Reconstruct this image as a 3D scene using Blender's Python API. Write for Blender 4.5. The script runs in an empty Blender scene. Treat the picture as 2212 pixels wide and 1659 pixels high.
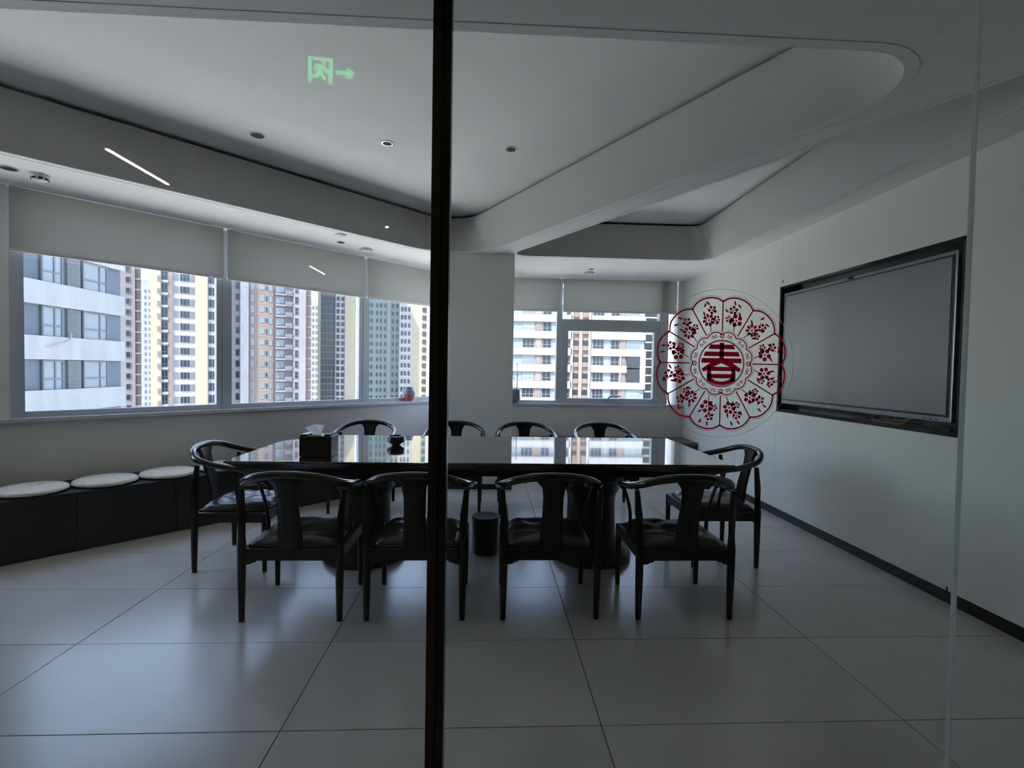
import bpy, bmesh, math, random
from mathutils import Vector, Matrix
from mathutils.geometry import tessellate_polygon

random.seed(7)
PI = math.pi
scene = bpy.context.scene
COL = scene.collection

# ------------------------------------------------------------------ camera
def cam_matrix(yaw, pitch, roll, loc):
    fwd = Vector((math.sin(yaw)*math.cos(pitch), math.cos(yaw)*math.cos(pitch), math.sin(pitch)))
    right = Vector((math.cos(yaw), -math.sin(yaw), 0))
    up = right.cross(fwd)
    r2 = right*math.cos(roll) + up*math.sin(roll)
    u2 = r2.cross(fwd)
    m = Matrix((r2, u2, -fwd)).transposed().to_4x4()
    m.translation = loc
    return m
cd = bpy.data.cameras.new('camera'); cam = bpy.data.objects.new('camera', cd); COL.objects.link(cam)
cam.matrix_world = cam_matrix(.0477938, -.0299833, .0168558, Vector((0, 0, 1.35173)))
cd.sensor_fit = 'HORIZONTAL'; cd.sensor_width = 36.0; cd.lens = 36.0*1071.434/2212
cd.clip_start = .05; cd.clip_end = 3000
scene.camera = cam

# ------------------------------------------------------------------ sky, sun, exposure
w = bpy.data.worlds.new('sky'); scene.world = w; w.use_nodes = True
nt = w.node_tree; nt.nodes.clear()
sky = nt.nodes.new('ShaderNodeTexSky'); sky.sky_type = 'NISHITA'; sky.sun_disc = False
sky.sun_elevation = math.radians(57); sky.sun_rotation = math.radians(216); sky.air_density = 1.0; sky.dust_density = .3; sky.ozone_density = 2.0
bg = nt.nodes.new('ShaderNodeBackground'); bg.inputs['Strength'].default_value = .40
out = nt.nodes.new('ShaderNodeOutputWorld')
hs = nt.nodes.new('ShaderNodeHueSaturation'); hs.inputs['Saturation'].default_value = .72
nt.links.new(sky.outputs[0], hs.inputs['Color']); nt.links.new(hs.outputs[0], bg.inputs[0]); nt.links.new(bg.outputs[0], out.inputs[0])
sd_ = bpy.data.lights.new('sun', 'SUN'); sd_.energy = 6.5; sd_.angle = math.radians(.6); sd_.color = (1, .93, .82)
sun = bpy.data.objects.new('sun', sd_); COL.objects.link(sun)
sun.rotation_euler = Vector((.30, .46, -.835)).to_track_quat('-Z', 'Y').to_euler()
scene.view_settings.view_transform = 'Standard'; scene.view_settings.look = 'None'
scene.view_settings.gamma = 1; scene.view_settings.use_curve_mapping = False
scene.view_settings.exposure = 1.6
scene.cycles.max_bounces = 9; scene.cycles.diffuse_bounces = 6; scene.cycles.glossy_bounces = 4
scene.cycles.transparent_max_bounces = 24; scene.cycles.transmission_bounces = 8
scene.cycles.caustics_reflective = False; scene.cycles.caustics_refractive = False
scene.cycles.sample_clamp_indirect = 6

# ------------------------------------------------------------------ materials
MATS = {}
def mat(name, col, rough=.6, metal=0, spec=.5, noise=0, nscale=6, bump=0, bscale=80, coat=0, emit=None, estr=0, nstretch=None, transl=0):
    if name in MATS: return MATS[name]
    m = bpy.data.materials.new(name); m.use_nodes = True; t = m.node_tree; n = t.nodes; b = n['Principled BSDF']
    b.inputs['Base Color'].default_value = (*col, 1); b.inputs['Roughness'].default_value = rough
    b.inputs['Metallic'].default_value = metal; b.inputs['Specular IOR Level'].default_value = spec
    if coat: b.inputs['Coat Weight'].default_value = coat; b.inputs['Coat Roughness'].default_value = .05
    tc = None
    if noise or bump:
        tc = n.new('ShaderNodeTexCoord'); mp = n.new('ShaderNodeMapping')
        t.links.new(tc.outputs['Object'], mp.inputs[0])
        if nstretch: mp.inputs['Scale'].default_value = nstretch
    if noise:
        nz = n.new('ShaderNodeTexNoise'); nz.inputs['Scale'].default_value = nscale; nz.inputs['Detail'].default_value = 6
        t.links.new(mp.outputs[0], nz.inputs['Vector'])
        mr = n.new('ShaderNodeMapRange'); mr.inputs[1].default_value = .3; mr.inputs[2].default_value = .7
        mr.inputs[3].default_value = 1-noise; mr.inputs[4].default_value = 1+noise*.5
        t.links.new(nz.outputs[0], mr.inputs[0])
        mx = n.new('ShaderNodeVectorMath'); mx.operation = 'SCALE'; mx.inputs[0].default_value = col
        t.links.new(mr.outputs[0], mx.inputs['Scale']); t.links.new(mx.outputs[0], b.inputs['Base Color'])
    if bump:
        bz = n.new('ShaderNodeTexNoise'); bz.inputs['Scale'].default_value = bscale; bz.inputs['Detail'].default_value = 4
        t.links.new(mp.outputs[0], bz.inputs['Vector'])
        bp = n.new('ShaderNodeBump'); bp.inputs['Strength'].default_value = bump; bp.inputs['Distance'].default_value = .01
        t.links.new(bz.outputs[0], bp.inputs['Height']); t.links.new(bp.outputs[0], b.inputs['Normal'])
    if emit:
        b.inputs['Emission Color'].default_value = (*emit, 1); b.inputs['Emission Strength'].default_value = estr
    if transl:
        tr = n.new('ShaderNodeBsdfTranslucent'); tr.inputs[0].default_value = (*col, 1)
        mxs = n.new('ShaderNodeMixShader'); mxs.inputs[0].default_value = transl
        t.links.new(b.outputs[0], mxs.inputs[1]); t.links.new(tr.outputs[0], mxs.inputs[2])
        t.links.new(mxs.outputs[0], n['Material Output'].inputs[0])
    MATS[name] = m
    return m
def glass_mat(name, tint, ior=1.45, rough=0.0):
    m = bpy.data.materials.new(name); m.use_nodes = True; t = m.node_tree; n = t.nodes; n.remove(n['Principled BSDF'])
    tr = n.new('ShaderNodeBsdfTransparent'); tr.inputs[0].default_value = (*tint, 1)
    gl = n.new('ShaderNodeBsdfGlossy'); gl.inputs['Roughness'].default_value = rough
    f0 = ((ior-1)/(ior+1))**2
    lw = n.new('ShaderNodeLayerWeight'); lw.inputs[0].default_value = .5
    pw = n.new('ShaderNodeMath'); pw.operation = 'POWER'; pw.inputs[1].default_value = 5
    fr = n.new('ShaderNodeMath'); fr.operation = 'MULTIPLY_ADD'; fr.inputs[1].default_value = 1-f0; fr.inputs[2].default_value = f0
    t.links.new(lw.outputs['Facing'], pw.inputs[0]); t.links.new(pw.outputs[0], fr.inputs[0])
    mx = n.new('ShaderNodeMixShader')
    t.links.new(fr.outputs[0], mx.inputs[0]); t.links.new(tr.outputs[0], mx.inputs[1]); t.links.new(gl.outputs[0], mx.inputs[2])
    t.links.new(mx.outputs[0], n['Material Output'].inputs[0])
    MATS[name] = m
    return m
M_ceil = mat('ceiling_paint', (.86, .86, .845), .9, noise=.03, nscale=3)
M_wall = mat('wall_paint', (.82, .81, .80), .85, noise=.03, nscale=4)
M_tray = mat('tray_side_shade', (.56, .55, .535), .9, noise=.03, nscale=3)  # greyer than the ceiling: shade on the tray sides put into the colour
M_wallg = mat('grey_wall_paint', (.70, .68, .67), .8, noise=.04, nscale=4)
M_panel = mat('wall_panel', (.83, .83, .79), .42, noise=.02, nscale=2)
M_tile = mat('floor_tile', (.55, .52, .48), .24, spec=.7, noise=.10, nscale=1.6, bump=.03, bscale=6)
M_grout = mat('grout', (.012, .012, .013), .9)
M_black = mat('black_lacquer', (.006, .006, .007), .20, coat=.5)
M_wood = mat('black_stained_wood', (.005, .005, .006), .30, spec=.35, noise=.3, nscale=20, nstretch=(1, 1, .1))
M_leather = mat('black_leather', (.013, .012, .012), .28, bump=.55, bscale=14)
M_table = mat('table_gloss', (.006, .006, .008), .02, spec=.5, coat=1)
M_table.node_tree.nodes['Principled BSDF'].inputs['IOR'].default_value = 3.0
M_tside = mat('table_side', (.007, .007, .009), .3)
M_bench = mat('bench_black', (.012, .012, .015), .45)
M_cush = mat('cushion_linen', (.80, .74, .64), .9, noise=.15, nscale=25, bump=.3, bscale=150)
M_blind = mat('blind_fabric', (.56, .56, .54), .9, noise=.03, nscale=3, transl=.38)
M_alu = mat('window_aluminium', (.46, .49, .53), .4, metal=.1)
M_sill = mat('sill_stone', (.62, .63, .64), .12)
M_base = mat('baseboard_black', (.015, .015, .017), .4)
M_chrome = mat('chrome', (.75, .75, .76), .12, metal=1)
M_dark = mat('dark_hole', (.02, .02, .02), .7)
M_white = mat('white_plastic', (.8, .8, .78), .4)
M_bronze = mat('bronze_metal', (.075, .045, .032), .35, metal=.7)
M_postb = mat('post_black', (.008, .008, .009), .35)
M_silver = mat('silver_bezel', (.26, .29, .33), .3, metal=.7)
M_screen = mat('screen_glass', (.022, .025, .027), .42, spec=.5)
M_screen.node_tree.nodes['Principled BSDF'].inputs['IOR'].default_value = 3.0
M_niche = mat('niche_gloss_black', (.010, .011, .012), .12)
M_red = mat('sticker_red', (.85, .012, .05), .4, transl=.6)
M_edge = mat('glass_edge', (.93, 1.0, .98), .2, transl=.65)
M_green = mat('exit_green', (.02, .4, .08), .5, emit=(.12, 1, .25), estr=3.0)
M_strip = mat('lamp_strip', (1, .9, .75), .5, emit=(1, .86, .62), estr=28.0)
M_corr = mat('corridor_grey', (.22, .22, .21), .8, noise=.05)
M_tissue = mat('tissue_paper', (.95, .95, .95), .9, transl=.6)
M_pot = mat('pot_ceramic', (.16, .18, .21), .35)
M_potred = mat('pot_red', (.45, .12, .10), .4)
M_leaf = mat('leaf', (.03, .06, .03), .5)
M_wire = mat('cable_black', (.01, .01, .01), .5)
M_wirey = mat('cable_orange', (.5, .24, .06), .5)
G_part = glass_mat('partition_glass', (.975, .985, .98), 1.36)
G_win = glass_mat('window_glass', (.96, .98, 1.0), 1.45)
G_film = glass_mat('sticker_film', (.985, .985, .985), 1.28)

# ------------------------------------------------------------------ mesh helpers
class MB:
    def __init__(s): s.v = []; s.f = []; s.sm = []
    def add(s, vs, fs, smooth=False, m=None):
        k = len(s.v)
        s.v += [tuple(m @ Vector(v)) if m else tuple(v) for v in vs]
        s.f += [tuple(i+k for i in f) for f in fs]; s.sm += [smooth]*len(fs)
        return s
    def box(s, x0, x1, y0, y1, z0, z1, m=None):
        return s.add([(x0,y0,z0),(x1,y0,z0),(x1,y1,z0),(x0,y1,z0),(x0,y0,z1),(x1,y0,z1),(x1,y1,z1),(x0,y1,z1)],
                     [(0,3,2,1),(4,5,6,7),(0,1,5,4),(1,2,6,5),(2,3,7,6),(3,0,4,7)], m=m)
    def lathe(s, prof, n=32, c=(0,0,0), smooth=True):
        vs = []; fs = []
        for r, z in prof:
            for i in range(n):
                a = 2*PI*i/n; vs.append((c[0]+r*math.cos(a), c[1]+r*math.sin(a), c[2]+z))
        L = len(prof)
        for j in range(L-1):
            for i in range(n):
                i2 = (i+1) % n; fs.append((j*n+i, j*n+i2, (j+1)*n+i2, (j+1)*n+i))
        s.add(vs, fs, smooth)
        s.add([vs[i] for i in range(n)], [tuple(reversed(range(n)))])
        s.add([vs[(L-1)*n+i] for i in range(n)], [tuple(range(n))])
        return s
    def tube(s, pts, rad, n=10, flat=None, upv=None, cap=True):
        """swept tube; rad number or list; flat=(a,b) ellipse factors (side, up)"""
        P = [Vector(p) for p in pts]; N = len(P)
        R = rad if isinstance(rad, (list, tuple)) else [rad]*N
        vs = []; fs = []
        up = Vector(upv) if upv else Vector((0, 0, 1))
        for i in range(N):
            t = (P[min(i+1, N-1)]-P[max(i-1, 0)]).normalized()
            sd = t.cross(up)
            if sd.length < .05: sd = t.cross(Vector((1, 0, 0)))
            sd.normalize(); u = sd.cross(t).normalized()
            fa, fb = flat if flat else (1, 1)
            for k in range(n):
                a = 2*PI*k/n + PI/n
                vs.append(P[i]+sd*(R[i]*fa*math.cos(a))+u*(R[i]*fb*math.sin(a)))
        for i in range(N-1):
            for k in range(n):
                k2 = (k+1) % n; fs.append((i*n+k, i*n+k2, (i+1)*n+k2, (i+1)*n+k))
        s.add(vs, fs, n > 5)
        if cap:
            s.add(vs[:n], [tuple(reversed(range(n)))]); s.add(vs[-n:], [tuple(range(n))])
        return s
    def prism(s, poly, z0, z1, m=None):
        n = len(poly)
        return s.add([(x, y, z0) for x, y in poly]+[(x, y, z1) for x, y in poly],
                     [tuple(reversed(range(n))), tuple(range(n, 2*n))]+[(i, (i+1) % n, n+(i+1) % n, n+i) for i in range(n)], m=m)
    def mesh(s, name):
        me = bpy.data.meshes.new(name); me.from_pydata(s.v, [], s.f)
        me.polygons.foreach_set('use_smooth', s.sm); me.update()
        return me
    def build(s, name, m, parent=None, loc=None, rz=0):
        return link(name, s.mesh(name), m, parent, loc, rz)
def link(name, me, m, parent=None, loc=None, rz=0):
    if m and not me.materials: me.materials.append(m)
    o = bpy.data.objects.new(name, me); COL.objects.link(o)
    if parent: o.parent = parent
    if loc: o.location = loc
    o.rotation_euler = (0, 0, rz)
    return o
def tag(o, label, cat=None, group=None, kind=None):
    o['label'] = label
    if cat: o['category'] = cat
    if group: o['group'] = group
    if kind: o['kind'] = kind
    return o
def empty(name, loc=(0,0,0), rz=0):
    o = bpy.data.objects.new(name, None); COL.objects.link(o); o.location = loc; o.rotation_euler = (0, 0, rz); o.empty_display_size = .1
    return o
def bevel(o, wd=.004, seg=2):
    b = o.modifiers.new('bevel', 'BEVEL'); b.width = wd; b.segments = seg; b.limit_method = 'ANGLE'; b.angle_limit = math.radians(40)
    return o
def copy_tree(o, parent=None):
    c = o.copy(); COL.objects.link(c)
    if parent: c.parent = parent
    for ch in list(o.children): copy_tree(ch, c)
    return c
def struct(o, label, cat=None):
    return tag(o, label, cat, kind='structure')
def spline(pts, n=8):
    """Catmull-Rom through points"""
    P = [Vector(p) for p in pts]; o = []
    for i in range(len(P)-1):
        a = P[max(i-1, 0)]; b = P[i]; c = P[i+1]; d = P[min(i+2, len(P)-1)]
        for k in range(n):
            t = k/n
            o.append(.5*((2*b)+(c-a)*t+(2*a-5*b+4*c-d)*t*t+(3*b-a-3*c+d)*t**3))
    o.append(P[-1]); return o
def rounded(pts, rad, n=10):
    o = []; N = len(pts)
    for i in range(N):
        p = Vector(pts[i]); a = Vector(pts[i-1])-p; b = Vector(pts[(i+1) % N])-p
        la, lb = a.length, b.length; a.normalize(); b.normalize()
        ang = a.angle(b)/2; t = min(rad[i]/math.tan(ang), la*.49, lb*.49); r = t*math.tan(ang)
        c = p+(a+b).normalized()*(r/math.sin(ang))
        s0 = p+a*t-c; s1 = p+b*t-c
        th = s0.angle_signed(s1)  # clockwise positive in mathutils 2D
        for k in range(n+1):
            q = s0.copy(); q.rotate(Matrix.Rotation(-th*k/n, 2)); q = c+q; o.append((q.x, q.y))
    return o
def offset_poly(P, d):
    """offset outward of a CCW polygon"""
    o = []; N = len(P)
    for i in range(N):
        a = Vector(P[i-1]); b = Vector(P[(i+1) % N]); t = (b-a).normalized()
        o.append((P[i][0]+t.y*d, P[i][1]-t.x*d))
    return o
def fill2d(loops, z, thick):
    """flat plate with holes from outlines"""
    cu = bpy.data.curves.new('outline', 'CURVE'); cu.dimensions = '2D'; cu.fill_mode = 'BOTH'; cu.extrude = thick/2
    for L in loops:
        sp = cu.splines.new('POLY'); sp.points.add(len(L)-1); sp.use_cyclic_u = True
        for i, (x, y) in enumerate(L): sp.points[i].co = (x, y, 0, 1)
    ob = bpy.data.objects.new('outline', cu); COL.objects.link(ob)
    bpy.context.view_layer.update()
    dg = bpy.context.evaluated_depsgraph_get()
    me = bpy.data.meshes.new_from_object(ob.evaluated_get(dg))
    bpy.data.objects.remove(ob); bpy.data.curves.remove(cu)
    me.transform(Matrix.Translation((0, 0, z)))
    me.polygons.foreach_set('use_smooth', [False]*len(me.polygons))
    me.materials.clear()
    return me

# ------------------------------------------------------------------ room frame
XR = 2.75                    # right wall
YG = 1.30                    # glass partition
YB = 6.93                    # back wall blind plane
ZC = 2.63                    # soffit height
W0 = Vector((-3.51, 3.815)); WD = Vector((.7, .714)).normalized(); WN = Vector((WD.y, -WD.x))   # window wall, inward normal
def wp(s, d):                # along the slanted window wall, d metres into the room
    q = W0+WD*s+WN*d; return (q.x, q.y)
def wall_box(mb, s0, s1, d0, d1, z0, z1):
    return mb.prism([wp(s0, d0), wp(s0, d1), wp(s1, d1), wp(s1, d0)][::-1] if d1 > d0 else [wp(s0, d0), wp(s0, d1), wp(s1, d1), wp(s1, d0)], z0, z1)
SEND = 4.36                  # s where the slanted wall meets the back wall

# floor: slab and tiles
SHELL = [(3.0, -7.6), (3.0, 7.34), (wp(SEND+.35, -.30)), wp(-3.75, -.30), (-6.5, 1.3), (-6.5, -7.6)]
fl = MB().prism(SHELL, -.2, -.009).build('floor', M_grout)
struct(fl, 'grey stone floor of large rectangular tiles', 'floor')
TX, TY = .4506, 1.8312
tm = MB().box(.0022, 1.2-.0022, .0022, .6-.0022, -.012, 0).mesh('tile'); tm.materials.append(M_tile)
for i in range(-6, 2):
    for j in range(-15, 9):
        x = TX+1.2*i; y = TY+.6*j
        q = Vector((x+.6, y+.3))-W0
        if max((Vector((x+a, y+b))-W0).dot(WN) for a in (0, 1.2) for b in (0, .6)) < 0 : continue
        if x+1.2 > 3.0: continue
        o = link('tile', tm, None, fl, (x, y, random.uniform(-.0004, .0004)))
tm2 = MB().box(.0022, 2.99-(TX+2.4), .0022, .6-.0022, -.012, 0).mesh('tile'); tm2.materials.append(M_tile)
for j in range(-15, 9): link('tile', tm2, None, fl, (TX+2.4, TY+.6*j, 0))

# soffit with two trays
T1L = rounded([(-4.3, 1.93), (2.01, 1.93), (-.285, 5.91)], [.3, .30, .62])
T1U = rounded([(-4.3, 1.93), (1.87, 1.93), (-.36, 5.86)], [.3, .30, .38])
T2L = rounded([(2.47, 1.62), (2.50, 5.61), (.20, 5.61)], [.02, .20, .12])
T2U = rounded([(2.36, 1.62), (2.38, 5.61), (.20, 5.61)], [.02, .12, .12])
ce = link('ceiling', fill2d([[(XR+.1, YG-.1), (XR+.1, YB+.2), wp(SEND+.3, -.1), (wp(SEND, -.2)), wp(-3.6, -.2)], T1L, T2L], ZC+.003, .006), M_ceil)
struct(ce, 'pale grey lowered ceiling with two raised rounded trays', 'ceiling')
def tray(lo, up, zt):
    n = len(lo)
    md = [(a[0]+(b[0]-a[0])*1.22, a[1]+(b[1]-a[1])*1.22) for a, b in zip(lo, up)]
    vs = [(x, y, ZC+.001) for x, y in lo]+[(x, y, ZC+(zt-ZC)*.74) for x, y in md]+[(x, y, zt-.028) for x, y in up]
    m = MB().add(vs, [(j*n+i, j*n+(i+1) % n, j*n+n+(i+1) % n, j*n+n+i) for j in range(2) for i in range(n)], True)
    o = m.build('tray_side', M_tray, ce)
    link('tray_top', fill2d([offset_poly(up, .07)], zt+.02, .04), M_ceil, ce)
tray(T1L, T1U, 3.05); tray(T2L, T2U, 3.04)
for L, d in ((T1L, .05), (T2L, .035)):
    a = offset_poly(L, d); b = offset_poly(L, d+.004)
    link('trim_line', fill2d([b, a], ZC-.0005, .002), M_wallg, ce)
MB().box(1.94, 2.25, 6.345, 6.348, ZC-.001, ZC+.001).box(1.94, 1.943, 6.345, 6.70, ZC-.001, ZC+.001).box(2.247, 2.25, 6.345, 6.70, ZC-.001, ZC+.001).box(1.94, 2.25, 6.70, 6.703, ZC-.001, ZC+.001).build('access_hatch', M_wallg, ce)
rf = MB().prism(SHELL, 3.45, 3.7).build('ceiling_slab', M_corr); struct(rf, 'dark concrete slab above the corridor', 'ceiling')
bulk = MB().box(-6.3, XR+.1, YG-.14, YG+.02, ZC+.04, 3.45).build('trim_1', M_ceil); struct(bulk, 'bulkhead above the glass partition', 'trim')

# right wall of panels, with the screen niche
wr = MB().box(2.90, 3.05, -7.5, 7.2, -.2, 3.45).build('wall_right', M_wall); struct(wr, 'warm white panelled wall carrying the big screen', 'wall')
def panel(y0, y1, z0, z1):
    o = MB().box(XR, 2.90, y0+.0012, y1-.0012, z0, z1).build('panel', M_panel, wr); return o
panel(5.364, YB+.25, .075, ZC+.3); panel(4.595, 5.364, .075, ZC+.3)
panel(2.758, 4.595, 2.169, ZC+.3); panel(2.758, 4.595, .075, .995)
panel(1.30, 2.758, .075, ZC+.3); panel(-.5, 1.30, .075, 3.45); panel(-7.5, -.5, .075, 3.45)
MB().box(XR+.002, XR+.012, 2.758, 2.7592, .1, .995).build('panel_joint', M_wallg, wr)
MB().box(XR-.002, XR+.001, 4.550, 4.562, 2.205, 2.23).build('hook', M_dark, wr)
MB().box(XR-.002, XR+.001, 2.786, 2.796, .075, .10).build('hook', M_dark, wr)
br = MB().box(XR+.004, 2.90, -7.5, YB, 0, .075).build('baseboard_right', M_base); struct(br, 'black skirting along the panelled wall', 'baseboard')

# back wall
wb = MB().box(-.6, XR+.15, 7.10, 7.35, -.2, .80).box(-.6, XR+.15, 7.02, 7.35, ZC+.02, 3.45).build('wall_back', M_wallg)
struct(wb, 'grey parapet wall beneath the back window', 'wall')
MB().box(-.6, XR+.02, 6.86, 7.12, -.02, .86).build('parapet', M_wallg, wb)
MB().box(2.66, XR+.15, YB-.02, 7.25, .88, ZC+.05).build('corner_post', M_wall, wb)
MB().box(-.6, XR+.02, 6.835, 7.12, .86, .885).build('sill', M_sill, wb)
bb = MB().box(-.4, XR, 6.845, 6.86, 0, .075).build('baseboard_back', M_base); struct(bb, 'black skirting under the back window', 'baseboard')

# slanted window wall
m = MB(); wall_box(m, -3.7, SEND+.25, -.30, 0, -.2, .895); wall_box(m, -3.7, SEND+.25, -.30, -.10, ZC+.02, 3.45)
wl = m.build('wall_left', M_wallg); struct(wl, 'grey slanted parapet wall under the long windows', 'wall')
m = MB(); wall_box(m, -3.7, SEND+.2, -.16, .03, .895, .922); m.build('sill', M_sill, wl)
m = MB(); wall_box(m, -.42, .0, -.24, -.02, .922, ZC+.05); m.build('pillar', M_wall, wl)
m = MB(); wall_box(m, -3.7, -2.1, -.24, -.02, .922, ZC+.05); m.build('pillar', M_wall, wl)

# column
cl = MB().box(-.54, .272, 5.53, 6.9, 0, ZC+.02).build('wall_column', M_wall); struct(cl, 'broad light grey square column between the two window runs', 'column')
MB().box(-.548, .280, 5.522, 6.85, 0, .06).build('baseboard', M_base, cl)

# corridor shell
cw = MB().box(-6.5, 3.05, -7.75, -7.5, -.2, 3.45).build('wall_corridor', M_corr); struct(cw, 'grey wall at the end of the corridor', 'wall')
cw = MB().box(-6.6, -6.3, -7.75, 1.5, -.2, 3.45).build('wall_corridor_side', M_corr); struct(cw, 'grey side wall of the corridor', 'wall')

# ------------------------------------------------------------------ windows
def pane_box(mb, s0, s1, z0, z1, d=-.12): return wall_box(mb, s0, s1, d-.004, d+.004, z0, z1)
def left_window(n, s0, s1, label):
    e = empty('window_%d' % n); struct(e, label, 'window')
    m = MB(); wall_box(m, s0, s1, -.15, -.09, .922, .965); wall_box(m, s0, s1, -.15, -.09, 2.57, ZC+.02)
    m.build('window_frame', M_alu, e)
    m = MB(); wall_box(m, s0-.055, s0+.0, -.20, -.085, .922, ZC+.02); m.build('mullion', M_alu, e)
    m = MB(); wall_box(m, s0, s0+.028, -.15, -.09, .965, 2.57); m.build('jamb', M_alu, e)
    m = MB(); wall_box(m, s1-.105, s1-.055, -.15, -.09, .965, 2.57); m.build('jamb', M_alu, e)
    m = MB(); pane_box(m, s0+.028, s1-.105, .965, 2.57); m.build('pane', G_win, e)
left_window(1, .055, 1.50, 'leftmost clear window of the slanted run, looking onto the banded office block')
left_window(2, 1.50, 3.02, 'middle clear window of the slanted run, looking onto the brown tower')
left_window(3, 3.02, SEND+.2, 'clear window of the slanted run nearest the column, looking onto pale towers')
left_window(6, -2.05, -.42, 'clear window of the slanted run beyond the pillar at the left edge')
e = empty('window_4'); struct(e, 'narrow fixed window right beside the column', 'window')
MB().box(.27, .96, 6.99, 7.05, .885, .915).box(.27, .96, 6.99, 7.05, 2.57, ZC+.02).build('window_frame', M_alu, e)
MB().box(.27, .955, 7.016, 7.024, .915, 2.57).build('pane', G_win, e)
MB().box(.955, 1.03, 6.985, 7.10, .885, ZC+.02).build('mullion', M_alu, e)
e = empty('window_5'); struct(e, 'wide back window with opening sash and thick grey frame', 'window')
MB().box(1.03, 2.46, 6.99, 7.06, 2.57, ZC+.02).build('window_frame', M_alu, e)
MB().box(1.03, 2.46, 6.97, 7.07, 1.97, 2.07).build('transom', M_alu, e)
MB().box(2.42, 2.545, 6.95, 7.08, .885, ZC+.02).build('mullion', M_alu, e)
MB().box(1.03, 2.42, 7.016, 7.024, 2.07, 2.57).build('pane', G_win, e)
sash = MB().box(1.03, 1.115, 6.96, 7.05, .885, 1.97).box(2.345, 2.42, 6.96, 7.05, .885, 1.97).box(1.115, 2.345, 6.96, 7.05, .885, .955).box(1.115, 2.345, 6.96, 7.05, 1.905, 1.97).build('sash', M_alu, e)
MB().box(1.115, 2.345, 7.006, 7.014, .955, 1.905).build('pane', G_win, sash)
h = MB().box(1.66, 1.80, 6.945, 6.96, .93, .955).tube([(1.70, 6.94, .955), (1.715, 6.92, .985), (1.76, 6.915, 1.0), (1.87, 6.915, .99)], [.012, .012, .011, .008]).build('handle', M_alu, sash)
MB().box(2.545, 2.67, 7.016, 7.024, .885, ZC).build('pane', G_win, e)

# roller blinds
def blind(name_label, poly_fn):
    e = empty('roller_blind'); tag(e, name_label, 'blind', 'roller blinds over the windows'); poly_fn(e)
def lb(s0, s1):
    def f(e):
        m = MB(); wall_box(m, s0, s1, -.002, .002, 2.175, ZC-.002); m.build('fabric', M_blind, e)
        m = MB(); wall_box(m, s0, s1, -.007, .007, 2.155, 2.178); m.build('bottom_bar', M_wallg, e)
    return f
def rb(x0, x1):
    def f(e):
        MB().box(x0, x1, YB-.002, YB+.002, 2.185, ZC-.002).build('fabric', M_blind, e)
        MB().box(x0, x1, YB-.007, YB+.007, 2.165, 2.188).build('bottom_bar', M_wallg, e)
    return f
blind('grey roller blind over the leftmost window, beside the banded office block', lb(.005, 1.427))
blind('grey roller blind over the middle slanted window, above the brown tower', lb(1.459, 2.922))
blind('grey roller blind on the slanted run nearest the dark post', lb(2.959, SEND-.05))
blind('narrow grey roller blind just right of the column', rb(.29, .985))
blind('wide grey roller blind over the sash window by the panelled wall', rb(1.03, 2.645))

# ------------------------------------------------------------------ glass partition
gp = empty('glass_partition', (0, YG, 0)); tag(gp, 'clear frameless glass partition with a dark bronze post', 'partition')
for x0, x1 in ((-4.55, -3.06), (-3.05, -1.61), (-1.60, -.150), (-.106, 1.2985), (1.3045, XR)):
    MB().box(x0, x1, -.003, .003, .02, ZC).build('glass_panel', G_part, gp)
MB().box(1.2985, 1.3045, -.006, .006, .02, ZC).build('panel_edge', M_edge, gp)
for x in (-1.605, -3.055): MB().box(x-.005, x+.005, -.006, .006, .02, ZC).build('panel_edge', M_edge, gp)
p = MB().box(-.151, -.1275, -.03, .03, 0, ZC).build('post', M_bronze, gp); bevel(p, .002)
p = MB().box(-.1265, -.105, -.022, .03, 0, ZC).build('post_seal', M_postb, gp); bevel(p, .002)
MB().box(-4.55, XR, -.025, .025, 0, .022).build('floor_track', M_postb, gp)
MB().box(-6.3, -4.55, -.06, .06, 0, ZC).build('end_panel', M_wall, gp)

# ------------------------------------------------------------------ red paper-cut sticker on the glass
ST = empty('window_sticker', (.62, YG-.0038, 1.376)); tag(ST, 'round red paper-cut flower sticker with a large spring character on the glass', 'sticker')
ST.rotation_euler = (0, 0, 0)
R0 = .181
class Flat:
    """flat printed shapes in the x-z plane"""
    def __init__(s): s.v = []; s.f = []
    def poly(s, pts, y=0):
        k = len(s.v); P = [Vector((a, b, 0)) for a, b in pts]
        s.v += [(a, y, b) for a, b in pts]
        s.f += [tuple(k+i for i in t) for t in tessellate_polygon([P])]
        return s
    def stroke(s, pts, wd, closed=False, taper=False):
        N = len(pts); k = len(s.v)
        for i in range(N):
            a = Vector(pts[(i-1) % N] if closed else pts[max(i-1, 0)]); b = Vector(pts[(i+1) % N] if closed else pts[min(i+1, N-1)])
            t = b-a
            t = t.normalized() if t.length > 1e-9 else Vector((1, 0))
            nn = Vector((-t.y, t.x))*wd*.5*((1-.8*i/(N-1)) if taper else 1)
            p = Vector(pts[i]); q = p+nn; r = p-nn
            s.v += [(q.x, 0, q.y), (r.x, 0, r.y)]
        for i in range(N if closed else N-1):
            j = (i+1) % N; s.f.append((k+2*i, k+2*j, k+2*j+1, k+2*i+1))
        return s
    def build(s, name, m, parent, y=0):
        me = bpy.data.meshes.new(name); me.from_pydata([(a, b+y, c) for a, b, c in s.v], [], s.f); me.materials.append(m); me.update()
        return link(name, me, None, parent)
def pol(r, deg): a = math.radians(deg); return (r*math.cos(a)*R0, r*math.sin(a)*R0)
def circ(r, n=72, c=(0, 0)): return [(c[0]+r*R0*math.cos(2*PI*i/n), c[1]+r*R0*math.sin(2*PI*i/n)) for i in range(n)]
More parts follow.
